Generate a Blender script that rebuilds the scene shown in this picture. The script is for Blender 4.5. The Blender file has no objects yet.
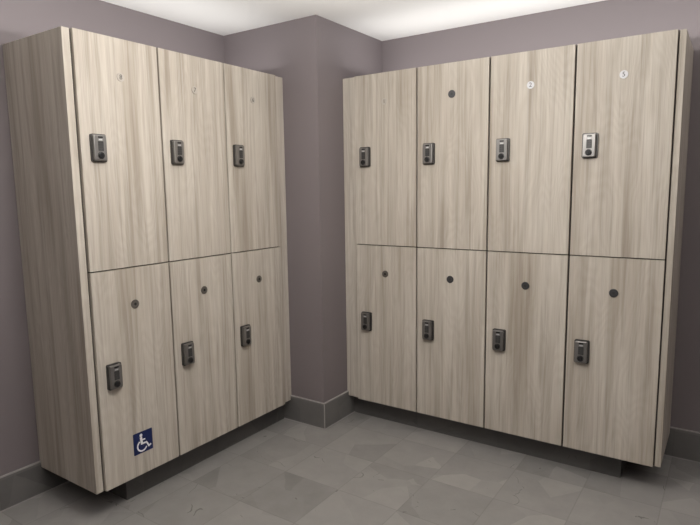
import bpy, bmesh, math, random
from mathutils import Vector, Matrix
C = bpy.context.scene.collection
S = bpy.context.scene
R_ = math.radians

# ------------------------------------------------------------------ camera
CX, CY, CZ, YAW, PITCH, ROLL, F = 2.0361, -2.1975, 1.3263, .5958, -.1300, -.0142, 565.4
fw = Vector((-math.sin(YAW)*math.cos(PITCH), math.cos(YAW)*math.cos(PITCH), math.sin(PITCH)))
rt = fw.cross(Vector((0, 0, 1))).normalized(); up = rt.cross(fw)
r2 = rt*math.cos(ROLL)+up*math.sin(ROLL); u2 = -rt*math.sin(ROLL)+up*math.cos(ROLL)
cam = bpy.data.objects.new('camera', bpy.data.cameras.new('camera')); C.objects.link(cam)
m = Matrix((r2, u2, -fw)).transposed().to_4x4(); m.translation = (CX, CY, CZ)
cam.matrix_world = m
cam.data.sensor_width = 36; cam.data.lens = F/700*36; cam.data.clip_start = .02
S.camera = cam

# ------------------------------------------------------------------ world, light, exposure
w = bpy.data.worlds.new('world'); S.world = w; w.use_nodes = True
w.node_tree.nodes['Background'].inputs[0].default_value = (.9, .92, 1, 1)
w.node_tree.nodes['Background'].inputs[1].default_value = .05
S.view_settings.view_transform = 'Standard'; S.view_settings.look = 'None'
S.view_settings.gamma = 1; S.view_settings.use_curve_mapping = False
S.view_settings.exposure = 0.0
LAMP_DOWN, LAMP_UP, LAMP_SIDE = 25.0, 5.0, 74.0      # brightness of the hanging drum lamp
def area(name, loc, rot, sx, sy, power, col=(1, .98, .96)):
    d = bpy.data.lights.new(name, 'AREA'); d.shape = 'RECTANGLE'; d.size = sx; d.size_y = sy; d.energy = power; d.color = col
    o = bpy.data.objects.new(name, d); C.objects.link(o); o.location = loc; o.rotation_euler = rot; return o
# added unseen fill lights aimed up to brighten the ceiling: one field over the room, one strip above each row of lockers
area('ceiling_fill_main', (1.97, -1.40, 1.84), (math.pi, 0, 0), 3.26, 2.90, 38)
area('ceiling_fill_left', (-.225, -1.7, 1.97), (math.pi, 0, 0), .41, 3.78, 5.6)
area('ceiling_fill_right', (1.88, .645, 1.97), (math.pi, 0, 0), 3.24, .41, 6.3)

# ------------------------------------------------------------------ measured dimensions (metres)
ZB, ZM, ZT, H = .1218, 1.0182, 1.9218, 2.205
YL, WL = -.9796, .3722          # left bank: start of first door, door pitch (doors in plane x = 0)
XR, YR, WR = .3012, .4210, .3796   # right bank: start of first door, door plane
PX, PY = .2180, .2070          # corner of the pillar
XW, YW = -.4470, .8620         # left wall, right wall
BB = .149                      # height of the tiled skirting
REC = .019                     # cabinet front behind the door face
XE, YE = 3.7, -3.7             # the walls behind the camera

# ------------------------------------------------------------------ materials
def new_mat(name):
    m = bpy.data.materials.new(name); m.use_nodes = True
    return m, m.node_tree.nodes, m.node_tree.links, m.node_tree.nodes['Principled BSDF']

def simple(name, col, rough=.5, metal=0, bump=0, bscale=200, emit=0):
    m, n, l, b = new_mat(name)
    b.inputs['Base Color'].default_value = (*col, 1)
    b.inputs['Roughness'].default_value = rough; b.inputs['Metallic'].default_value = metal
    if emit:
        b.inputs['Emission Color'].default_value = (*col, 1); b.inputs['Emission Strength'].default_value = emit
    if bump:
        t = n.new('ShaderNodeTexCoord'); z = n.new('ShaderNodeTexNoise'); z.inputs['Scale'].default_value = bscale
        z.inputs['Detail'].default_value = 4
        u = n.new('ShaderNodeBump'); u.inputs['Strength'].default_value = bump; u.inputs['Distance'].default_value = .002
        l.new(t.outputs['Object'], z.inputs['Vector']); l.new(z.outputs['Fac'], u.inputs['Height'])
        l.new(u.outputs[0], b.inputs['Normal'])
    return m

def mixc(n, l, fac, a, b, mode='MIX'):
    x = n.new('ShaderNodeMix'); x.data_type = 'RGBA'; x.blend_type = mode
    for sock, v in ((x.inputs[0], fac), (x.inputs[6], a), (x.inputs[7], b)):
        if hasattr(v, 'links'): l.new(v, sock)
        elif isinstance(v, (int, float)): sock.default_value = v
        else: sock.default_value = (*v, 1)
    return x.outputs[2]

def ramp(n, l, src, stops):
    r = n.new('ShaderNodeValToRGB'); l.new(src, r.inputs[0])
    e = r.color_ramp.elements
    e[0].position, e[0].color = stops[0][0], (*stops[0][1], 1)
    e[1].position, e[1].color = stops[-1][0], (*stops[-1][1], 1)
    for p, c in stops[1:-1]:
        k = e.new(p); k.color = (*c, 1)
    return r.outputs[0]

def math_(n, l, op, a, b=None):
    x = n.new('ShaderNodeMath'); x.operation = op
    for i, v in enumerate((a, b)):
        if v is None: continue
        if hasattr(v, 'links'): l.new(v, x.inputs[i])
        else: x.inputs[i].default_value = v
    return x.outputs[0]

def wood(name, across, tint=(1.04, 1.065, 1.09)):
    """pale laminate with a vertical grain; across = the local axis the grain bands step along"""
    m, n, l, b = new_mat(name)
    t = n.new('ShaderNodeTexCoord'); oi = n.new('ShaderNodeObjectInfo')
    off = n.new('ShaderNodeVectorMath'); off.operation = 'SCALE'
    off.inputs[0].default_value = (7.3, 3.1, 5.7); l.new(oi.outputs['Random'], off.inputs['Scale'])
    add = n.new('ShaderNodeVectorMath'); l.new(t.outputs['Object'], add.inputs[0]); l.new(off.outputs[0], add.inputs[1])
    def mp(sx, sz):
        k = n.new('ShaderNodeMapping'); l.new(add.outputs[0], k.inputs[0])
        k.inputs['Scale'].default_value = (sx, sx, sz); return k.outputs[0]
    def noise(v, sc, det, rough=.5, dist=0):
        z = n.new('ShaderNodeTexNoise'); z.inputs['Scale'].default_value = sc; z.inputs['Detail'].default_value = det
        z.inputs['Roughness'].default_value = rough; z.inputs['Distortion'].default_value = dist
        l.new(v, z.inputs['Vector']); return z.outputs['Fac']
    broad = noise(mp(16, .75), 1, 3, .5, .25)             # boards of lighter and darker tone
    streak = noise(mp(42, 1.3), 1, 4, .6, .5)              # streaks a few millimetres wide
    fine = noise(mp(300, 3.5), 1, 3, .6)                  # pores
    warp = noise(mp(5, 1.1), 1, 2)
    wv = n.new('ShaderNodeTexWave'); wv.wave_type = 'BANDS'; wv.bands_direction = 'X'
    sep = n.new('ShaderNodeSeparateXYZ'); l.new(add.outputs[0], sep.inputs[0])
    cmb = n.new('ShaderNodeCombineXYZ')
    q = math_(n, l, 'ADD', math_(n, l, 'MULTIPLY', warp, .9), sep.outputs[across])
    l.new(q, cmb.inputs[0])
    l.new(cmb.outputs[0], wv.inputs['Vector']); wv.inputs['Scale'].default_value = 9
    base = ramp(n, l, broad, [(.30, (.385, .330, .270)), (.46, (.475, .420, .355)), (.58, (.535, .480, .412)), (.72, (.450, .395, .330))])
    c = mixc(n, l, math_(n, l, 'MULTIPLY', wv.outputs['Fac'], .16), base, (.36, .295, .225))
    s = ramp(n, l, streak, [(.36, (.79, .765, .74)), (.50, (1, 1, 1)), (.68, (1.08, 1.08, 1.08))])
    c = mixc(n, l, .85, c, s, 'MULTIPLY')
    f = ramp(n, l, fine, [(.36, (.80, .78, .76)), (.50, (1, 1, 1))])
    c = mixc(n, l, .55, c, f, 'MULTIPLY')
    c = mixc(n, l, 1.0, c, tint, 'MULTIPLY')
    l.new(c, b.inputs['Base Color'])
    b.inputs['Roughness'].default_value = .55; b.inputs['Specular IOR Level'].default_value = .3
    u = n.new('ShaderNodeBump'); u.inputs['Strength'].default_value = .12; u.inputs['Distance'].default_value = .0006
    l.new(fine, u.inputs['Height']); l.new(u.outputs[0], b.inputs['Normal'])
    return m

def slate(name, tile, x0, y0, dark=1.0, axes=(0, 1), grout_w=.0022, grout=(.115, .105, .098), jt=(True, True)):
    """grey slate-look tiles on a square grid: tone per tile, cleft steps, fine joints"""
    m, n, l, b = new_mat(name)
    t = n.new('ShaderNodeTexCoord'); sep = n.new('ShaderNodeSeparateXYZ'); l.new(t.outputs['Object'], sep.inputs[0])
    ids = []; edges = []
    for k, (ax, o) in enumerate(zip(axes, (x0, y0))):
        v = math_(n, l, 'DIVIDE', math_(n, l, 'SUBTRACT', sep.outputs[ax], o), tile)
        ids.append(math_(n, l, 'FLOOR', v))
        fr = math_(n, l, 'FRACT', v)
        d = math_(n, l, 'MINIMUM', fr, math_(n, l, 'SUBTRACT', 1.0, fr))
        edges.append(d if jt[k] else math_(n, l, 'ADD', d, 1.0))
    cid = n.new('ShaderNodeCombineXYZ'); l.new(ids[0], cid.inputs[0]); l.new(ids[1], cid.inputs[1]); cid.inputs[2].default_value = 3.7
    wn = n.new('ShaderNodeTexWhiteNoise'); wn.noise_dimensions = '3D'; l.new(cid.outputs[0], wn.inputs['Vector'])
    sc = n.new('ShaderNodeVectorMath'); sc.operation = 'SCALE'; l.new(wn.outputs['Color'], sc.inputs[0]); sc.inputs['Scale'].default_value = 9
    ad = n.new('ShaderNodeVectorMath'); l.new(t.outputs['Object'], ad.inputs[0]); l.new(sc.outputs[0], ad.inputs[1])
    vo = n.new('ShaderNodeTexVoronoi'); vo.inputs['Scale'].default_value = 3.4; vo.inputs['Randomness'].default_value = 1
    no = n.new('ShaderNodeTexNoise'); no.inputs['Scale'].default_value = 5; no.inputs['Detail'].default_value = 5
    l.new(ad.outputs[0], no.inputs['Vector'])
    wv = n.new('ShaderNodeVectorMath'); wv.operation = 'SCALE'; l.new(no.outputs['Color'], wv.inputs[0]); wv.inputs['Scale'].default_value = .03
    ad2 = n.new('ShaderNodeVectorMath'); l.new(ad.outputs[0], ad2.inputs[0]); l.new(wv.outputs[0], ad2.inputs[1])
    l.new(ad2.outputs[0], vo.inputs['Vector'])
    g = n.new('ShaderNodeSeparateColor'); l.new(vo.outputs['Color'], g.inputs[0])
    tone = math_(n, l, 'ADD', math_(n, l, 'MULTIPLY', wn.outputs['Value'], .32), math_(n, l, 'MULTIPLY', g.outputs[0], .30))
    n2 = n.new('ShaderNodeTexNoise'); n2.inputs['Scale'].default_value = 9; n2.inputs['Detail'].default_value = 8; n2.inputs['Roughness'].default_value = .62
    l.new(ad.outputs[0], n2.inputs['Vector'])
    tone = math_(n, l, 'ADD', tone, math_(n, l, 'MULTIPLY', n2.outputs['Fac'], .50))
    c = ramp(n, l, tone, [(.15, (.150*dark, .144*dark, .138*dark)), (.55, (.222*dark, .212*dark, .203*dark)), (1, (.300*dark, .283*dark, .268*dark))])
    n3 = n.new('ShaderNodeTexNoise'); n3.inputs['Scale'].default_value = 2.6; n3.inputs['Detail'].default_value = 3; l.new(ad.outputs[0], n3.inputs['Vector'])
    vein = math_(n, l, 'LESS_THAN', math_(n, l, 'ABSOLUTE', math_(n, l, 'SUBTRACT', n3.outputs['Fac'], .47)), .0022)
    vein = math_(n, l, 'MULTIPLY', vein, math_(n, l, 'GREATER_THAN', n2.outputs['Fac'], .56))
    c = mixc(n, l, math_(n, l, 'MULTIPLY', vein, .6), c, (.07, .066, .062))
    e = math_(n, l, 'LESS_THAN', math_(n, l, 'MINIMUM', edges[0], edges[1]), grout_w/tile)
    c = mixc(n, l, math_(n, l, 'MULTIPLY', e, .28), c, grout)
    l.new(c, b.inputs['Base Color'])
    b.inputs['Roughness'].default_value = .5; b.inputs['Specular IOR Level'].default_value = .4
    hgt = math_(n, l, 'SUBTRACT', math_(n, l, 'ADD', math_(n, l, 'MULTIPLY', n2.outputs['Fac'], .6), math_(n, l, 'MULTIPLY', g.outputs[0], .35)), e)
    u = n.new('ShaderNodeBump'); u.inputs['Strength'].default_value = .35; u.inputs['Distance'].default_value = .0015
    l.new(hgt, u.inputs['Height']); l.new(u.outputs[0], b.inputs['Normal'])
    return m

M_WOOD = wood('pale_elm_laminate', 0)
M_WOODY = wood('pale_elm_laminate_end', 1)
M_WALL = simple('mauve_grey_paint', (.200, .172, .178), .55, bump=.10, bscale=350)
M_CEIL = simple('white_ceiling_paint', (.86, .85, .83), .8, bump=.08, bscale=300)
M_FLOOR = slate('slate_floor_tile', .302, .050, .020, 1.16)
M_SKX = slate('slate_skirting_tile_x', .302, .050, -5, .72, axes=(0, 2), jt=(True, False))
M_SKY = slate('slate_skirting_tile_y', .302, .322, -5, .72, axes=(1, 2), jt=(True, False))
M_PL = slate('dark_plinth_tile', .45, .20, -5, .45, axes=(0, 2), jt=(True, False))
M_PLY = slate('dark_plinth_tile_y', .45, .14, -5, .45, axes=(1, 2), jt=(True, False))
M_TRIM = simple('pale_grout_strip', (.34, .32, .31), .5)
M_IN = simple('cabinet_gap_shade', (.055, .045, .038), .6)  # cabinet body coloured dark to stand for the shadow in the door gaps
M_NICK = simple('brushed_nickel', (.30, .29, .28), .36, .9, bump=.05, bscale=900)
M_NICKD = simple('darker_nickel_rim', (.10, .097, .094), .4, .8)
M_BLACK = simple('black_plastic', (.012, .012, .013), .35)
M_KEYS = simple('grey_rubber_keys', (.05, .05, .05), .5)
M_WHITE = simple('white_print', (.66, .66, .67), .5)
M_BLUE = simple('sign_blue', (.005, .014, .085), .5)
M_SIGNW = simple('sign_white', (.88, .88, .90), .5)
M_DISC = {'pale': simple('pale_reflection_disc', (.46, .42, .37), .45, .15),  # disc tones stand in for bright and dark reflections in brushed metal
          'white': simple('white_reflection_disc', (.62, .62, .64), .35, .0),
          'dark': simple('dark_reflection_disc', (.10, .10, .105), .38, .7),
          'grey': simple('grey_reflection_disc', (.17, .155, .14), .42, .6)}
M_LAMPB = simple('lamp_white_metal', (.8, .8, .8), .4)
M_LED = {}
for k_, e_ in (('down', LAMP_DOWN), ('up', LAMP_UP), ('side', LAMP_SIDE)):
    M_LED[k_] = simple('lamp_diffuser_'+k_, (1, .97, .93), .5, emit=e_)

# ------------------------------------------------------------------ mesh helpers
def link(name, bm, mats, parent=None, smooth=False):
    me = bpy.data.meshes.new(name); bmesh.ops.recalc_face_normals(bm, faces=bm.faces)
    if smooth:
        for f in bm.faces: f.smooth = True
    bm.to_mesh(me); bm.free()
    for mt in (mats if isinstance(mats, (list, tuple)) else [mats]): me.materials.append(mt)
    o = bpy.data.objects.new(name, me); C.objects.link(o)
    if parent: o.parent = parent
    return o

def box(bm, x0, x1, y0, y1, z0, z1, bev=0, seg=1, mi=0):
    t = bmesh.new()
    bmesh.ops.create_cube(t, size=1)
    for v in t.verts:
        v.co = Vector(((x0+x1)/2+v.co.x*(x1-x0), (y0+y1)/2+v.co.y*(y1-y0), (z0+z1)/2+v.co.z*(z1-z0)))
    if bev: bmesh.ops.bevel(t, geom=list(t.edges), offset=bev, segments=seg, affect='EDGES', profile=.5)
    merge(bm, t, mi)

def merge(bm, t, mi=0, mat=None):
    mp = {}
    for v in t.verts: mp[v] = bm.verts.new(mat @ v.co if mat else v.co)
    for f in t.faces:
        try: g = bm.faces.new([mp[v] for v in f.verts]); g.material_index = mi if mi is not None else f.material_index; g.smooth = f.smooth
        except ValueError: pass
    t.free()

def prism(bm, pts, y0, y1, mi=0, bev=0):
    """polygon in x,z pushed from y0 to y1"""
    t = bmesh.new()
    a = [t.verts.new((x, y0, z)) for x, z in pts]; b_ = [t.verts.new((x, y1, z)) for x, z in pts]
    f = t.faces.new(a); t.faces.new(b_[::-1])
    n_ = len(pts)
    for i in range(n_): t.faces.new((a[i], b_[i], b_[(i+1) % n_], a[(i+1) % n_]))
    if bev:
        bmesh.ops.recalc_face_normals(t, faces=t.faces)
        bmesh.ops.bevel(t, geom=[e for e in f.edges], offset=bev, segments=2, affect='EDGES', profile=.5)
    merge(bm, t, mi)

def disc_pts(cx, cz, r, n_=32, rz=None):
    rz = rz or r
    return [(cx+r*math.cos(2*math.pi*i/n_), cz+rz*math.sin(2*math.pi*i/n_)) for i in range(n_)]

def rrect(cx, cz, w_, h_, r, n_=5):
    p = []
    for sx, sz, a0 in ((1, 1, 0), (-1, 1, 90), (-1, -1, 180), (1, -1, 270)):
        for i in range(n_+1):
            a = R_(a0+90*i/n_); p.append((cx+sx*(w_/2-r)+r*math.cos(a), cz+sz*(h_/2-r)+r*math.sin(a)))
    return p

def ribbon(bm, pts, wd, y0, y1, mi):
    """thick flat line through x,z points"""
    L, Rr = [], []
    for i, p in enumerate(pts):
        a = Vector(pts[max(i-1, 0)]); b_ = Vector(pts[min(i+1, len(pts)-1)])
        d = (b_-a).normalized(); nn = Vector((-d.y, d.x))*wd/2
        L.append(Vector(p)+nn); Rr.append(Vector(p)-nn)
    for i in range(len(pts)-1):
        prism(bm, [tuple(L[i]), tuple(L[i+1]), tuple(Rr[i+1]), tuple(Rr[i])], y0, y1, mi)

def empty(name, loc, rz=0):
    o = bpy.data.objects.new(name, None); C.objects.link(o); o.empty_display_size = .1
    o.location = loc; o.rotation_euler = (0, 0, rz); return o

def tag(o, label, cat, group=None):
    o['label'] = label; o['category'] = cat
    if group: o['group'] = group
    return o

def struct(name, bm, m_, parent=None):
    o = link(name, bm, m_, parent); o['kind'] = 'structure'; return o

def digit_mesh(ch, size):
    cu = bpy.data.curves.new('figure', 'FONT'); cu.body = ch; cu.size = size; cu.extrude = .0002
    cu.align_x = 'CENTER'; cu.align_y = 'CENTER'; cu.resolution_u = 3
    o = bpy.data.objects.new('figure', cu); C.objects.link(o)
    dg = bpy.context.evaluated_depsgraph_get(); dg.update()
    me = bpy.data.meshes.new_from_object(o.evaluated_get(dg))
    bpy.data.objects.remove(o); bpy.data.curves.remove(cu)
    t = bmesh.new(); t.from_mesh(me); bpy.data.meshes.remove(me); return t

# ------------------------------------------------------------------ the room
T = .12
def slab(name, x0, x1, y0, y1, z0, z1, m_):
    bm = bmesh.new(); box(bm, x0, x1, y0, y1, z0, z1); return struct(name, bm, m_)
slab('floor', XW-T, XE+T, YE-T, YW+T, -.1, 0, M_FLOOR)
slab('ceiling', XW-T, XE+T, YE-T, YW+T, H, H+.1, M_CEIL)
slab('wall_left', XW-T, XW, YE-T, PY, 0, H, M_WALL)
slab('wall_corner', XW-T, PX, PY, YW+T, 0, H, M_WALL)           # the boxed-out corner between the two banks
slab('wall_right', PX, XE+T, YW, YW+T, 0, H, M_WALL)
slab('wall_far_side', XE, XE+T, YE-T, YW, 0, H, M_WALL)
slab('wall_behind', XW, XE, YE-T, YE, 0, H, M_WALL)

BT = .010                                                        # skirting tile thickness
def skirting(name, pts, m_, horiz):
    x0, x1, y0, y1 = pts
    bm = bmesh.new(); box(bm, x0, x1, y0, y1, .0040, BB-.005)
    o = struct(name, bm, m_)
    t = bmesh.new(); box(t, x0-.0004, x1+.0004, y0-.0004, y1+.0004, BB-.005, BB)
    s_ = link('top_trim', t, M_TRIM, o)
    t = bmesh.new(); box(t, x0-.0045, x1+.0045, y0-.0045, y1+.0045, 0, .0040)
    link('grout_line', t, M_TRIM, o)
    return o
skirting('baseboard_left', (XW, XW+BT, YE+BT, PY-BT), M_SKY, False)
skirting('baseboard_corner_front', (XW, PX+BT-.003, PY-BT, PY), M_SKX, True)
cs = skirting('baseboard_corner_side', (PX, PX+BT, PY-BT+.003, YW-BT), M_SKY, False)
skirting('baseboard_right', (PX, XE, YW-BT, YW), M_SKX, True)
skirting('baseboard_far_side', (XE-BT, XE, YE, YW-BT), M_SKY, False)
skirting('baseboard_behind', (XW, XE-BT, YE, YE+BT), M_SKX, True)
bm = bmesh.new(); box(bm, PX+BT-.0035, PX+BT+.0008, PY-BT-.0008, PY-BT+.0035, .0041, BB+.0004); ct = struct('trim_1', bm, M_TRIM)

# ------------------------------------------------------------------ lockers
# local frame of a locker: x across the front (0 .. width), -y out of the front (door face y = 0), z up from the floor
DT = .018; GAP = .0050; GAPV = .0085; DEPTH_L = -XW-.002; DEPTH_R = YW-YR-.002

def cabinet_body(wd, depth):
    bm = bmesh.new(); t = .016; y0 = REC+.001
    a, b_ = .0012, wd-.0012
    box(bm, a, a+t, y0, depth, ZB, ZT, .0006); box(bm, b_-t, b_, y0, depth, ZB, ZT, .0006)
    for z in (ZB, ZM-t/2, ZT-t): box(bm, a+t, b_-t, y0, depth, z, z+t)
    box(bm, a+t, b_-t, depth-.006, depth, ZB+t, ZT-t)
    return bm

def door_mesh(wd, z0, z1):
    bm = bmesh.new(); box(bm, GAPV/2, wd-GAPV/2, 0, DT, z0, z1, .0009, 2); return bm

def lock_mesh(cx, cz):
    """keypad cam lock: bevelled nickel housing, slot, light window, two columns of keys, round black knob"""
    bm = bmesh.new()
    prism(bm, rrect(cx, cz, .063, .105, .007), -.010, 0, 1)                     # rim
    prism(bm, rrect(cx-.001, cz, .053, .097, .006), -.023, -.009, 0, .003)       # raised face
    prism(bm, rrect(cx, cz+.0395, .020, .006, .002), -.0236, -.020, 2)           # slot at the top
    prism(bm, rrect(cx, cz+.0300, .015, .0045, .0015), -.0234, -.020, 4)          # pale window
    for i in range(4):
        for j in range(2):
            prism(bm, rrect(cx-.0055+.011*j, cz+.0195-.0088*i, .0085, .0062, .0015), -.0242, -.020, 3, .0006)
    prism(bm, rrect(cx, cz+.0063, .023, .037, .002), -.0233, -.020, 1)
    zc = cz-.0290
    prism(bm, disc_pts(cx-.0015, zc, .0140), -.0240, -.020, 1)
    prism(bm, disc_pts(cx-.0015, zc, .0112), -.030, -.022, 2, .0012)
    prism(bm, rrect(cx-.0015, zc, .0045, .019, .001), -.034, -.030, 2, .0008)          # grip of the knob
    return bm

def disc_mesh(cx, cz, fig):
    bm = bmesh.new()
    prism(bm, disc_pts(cx, cz, .0165 if fig else .0185, 40), -.0028, 0, 0, .0007)
    if fig:
        t = digit_mesh(fig, .027)
        # the text lies in x,y with +z towards the reader: stand it up facing -y
        mt = Matrix.Translation((cx, -.0029, cz)) @ Matrix.Rotation(R_(90), 4, 'X')
        merge(bm, t, 1, mt)
    else:
        prism(bm, disc_pts(cx, cz, .0060, 24), -.0031, -.002, 1)
    return bm

def sign_mesh(x0, z0, s):
    bm = bmesh.new()
    prism(bm, rrect(x0+s/2, z0+s/2, s, s, .003), -.0012, 0, 0)
    P = lambda a, b_: (x0+a*s, z0+b_*s)
    y0, y1 = -.0016, -.001
    prism(bm, disc_pts(*P(.40, .84), .075*s, 20), y0, y1, 1)
    ribbon(bm, [P(.39, .76), P(.43, .40)], .12*s, y0, y1, 1)
    ribbon(bm, [P(.40, .61), P(.61, .60)], .065*s, y0, y1, 1)
    ribbon(bm, [P(.38, .43), P(.67, .43), P(.80, .18)], .085*s, y0, y1, 1)
    ribbon(bm, [P(.76, .19), P(.90, .26)], .075*s, y0, y1, 1)
    arc = [P(.44+.245*math.cos(R_(a)), .34+.245*math.sin(R_(a))) for a in range(118, 341, 12)]
    ribbon(bm, arc, .072*s, y0, y1, 1)
    return bm

def make_locker(loc, rz, wd, depth, label, group, discs, figs, sign=False):
    t = empty('double_locker', loc, rz); tag(t, label, 'locker', group)
    link('cabinet_body', cabinet_body(wd, depth), M_IN, t)
    for k, (z0, z1) in enumerate(((ZM+GAP/2, ZT), (ZB, ZM-GAP/2))):
        d = link('door', door_mesh(wd, z0, z1), M_WOOD, t)
        if sign and k == 1: d['label'] = 'lower door with blue wheelchair sign'
        link('combination_lock', lock_mesh(.071, (1.494, .589)[k]), [M_NICK, M_NICKD, M_BLACK, M_KEYS, M_WHITE], d)
        n_ = link('number_disc', disc_mesh(.190, (1.774, .864)[k], figs[k]),
                  [M_DISC[discs[k]], M_BLACK if discs[k] in ('grey',) else M_KEYS], d)
        n_['label'] = {'white': 'white round number disc', 'pale': 'pale round number disc',
                       'dark': 'dark round disc', 'grey': 'grey round disc'}[discs[k]]
        if sign and k == 1:
            link('wheelchair_sign', sign_mesh(.139, .217, .094), [M_BLUE, M_SIGNW], d)['label'] = 'blue square sign with white wheelchair symbol'
    return t

GL, GR = 'double lockers on the left wall', 'double lockers on the right wall'
LL = [('pale wood double locker with blue wheelchair sign, first in the left bank', ('pale', 'grey'), ('8', None), True),
      ('pale wood double locker in the middle of the three-wide left bank', ('pale', 'grey'), ('7', None), False),
      ('pale wood double locker of the left bank nearest the boxed-out wall corner', ('pale', 'grey'), ('6', None), False)]
for i, (lb, dc, fg, sg) in enumerate(LL):
    make_locker((0, YL+i*WL, 0), R_(90), WL, DEPTH_L, lb, GL, dc, fg, sg)
RL = [('pale wood double locker of the right bank nearest the boxed-out wall corner', ('pale', 'grey'), ('1', None)),
      ('pale wood double locker, second from wall corner in right bank, both discs dark', ('dark', 'dark'), (None, None)),
      ('pale wood double locker with white top disc, third from wall corner in right bank', ('white', 'dark'), ('2', None)),
      ('pale wood double locker with white top disc at the open right end of its bank', ('white', 'dark'), ('5', None))]
for i, (lb, dc, fg) in enumerate(RL):
    make_locker((XR+i*WR, YR, 0), 0, WR, DEPTH_R, lb, GR, dc, fg)

# end panels and fillers: separate boards screwed on beside the cabinets
def board(name, x0, x1, y0, y1, m_, label, cat):
    bm = bmesh.new(); box(bm, 0, x1-x0, 0, y1-y0, ZB, ZT, .0010, 2)
    o = link(name, bm, m_); o.location = (x0, y0, 0); return tag(o, label, cat)
yo = YL-.031
board('end_panel', XW+.001, -.013, yo, yo+.0300, M_WOOD, 'shaded tall pale wood end panel closing the near end of the left locker bank', 'panel')
board('filler_strip', -REC-.017, -.015, YL+3*WL+.001, PY-.001, M_WOODY, 'narrow pale wood filler strip between left locker bank and wall corner', 'filler strip')
xo = XR+4*WR+.0245
board('end_panel', xo-.0237, xo, YR+.015, YW-.001, M_WOODY, 'tall pale wood end panel closing the right end of the right locker bank', 'panel')
board('filler_strip', PX+.001, XR-.001, YR+.015, YR+.033, M_WOOD, 'narrow pale wood filler strip between wall corner and right locker bank', 'filler strip')

# recessed plinths
def plinth(x0, x1, y0, y1, m_, label):
    bm = bmesh.new(); box(bm, x0, x1, y0, y1, 0, ZB-.0005); return tag(link('plinth', bm, m_), label, 'plinth')
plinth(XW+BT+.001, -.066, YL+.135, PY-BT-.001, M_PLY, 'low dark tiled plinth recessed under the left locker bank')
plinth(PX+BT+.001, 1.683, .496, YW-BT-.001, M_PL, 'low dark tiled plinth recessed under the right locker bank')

# ------------------------------------------------------------------ opal drum lamp hanging under the ceiling, above the frame
def drum_lamp(x, y, r, z0, z1, label):
    t = empty('pendant_light', (x, y, z0)); tag(t, label, 'lamp')
    h = z1-z0; N = 40
    def ring(bm, ra, rb, za, zb):
        a = [(ra*math.cos(2*math.pi*i/N), ra*math.sin(2*math.pi*i/N), za) for i in range(N)]
        b_ = [(rb*math.cos(2*math.pi*i/N), rb*math.sin(2*math.pi*i/N), zb) for i in range(N)]
        va = [bm.verts.new(p) for p in a]; vb = [bm.verts.new(p) for p in b_]
        for i in range(N): bm.faces.new((va[i], va[(i+1) % N], vb[(i+1) % N], vb[i]))
        return va, vb
    bm = bmesh.new(); ring(bm, r, r, .006, h-.006); link('side_diffuser', bm, M_LED['side'], t)
    bm = bmesh.new(); va, vb = ring(bm, r, r+.004, .006, 0); bm.faces.new(va)
    link('lower_diffuser', bm, M_LED['down'], t)
    bm = bmesh.new(); va, vb = ring(bm, r, r+.002, h-.006, h); bm.faces.new(vb)
    link('upper_diffuser', bm, M_LED['up'], t)
    bm = bmesh.new(); ring(bm, .012, .012, h, H-z0); link('suspension_rod', bm, M_LAMPB, t)
    return t
drum_lamp(1.12, -.95, .15, 1.88, 2.02, 'round white opal drum lamp hanging in front of the locker corner')
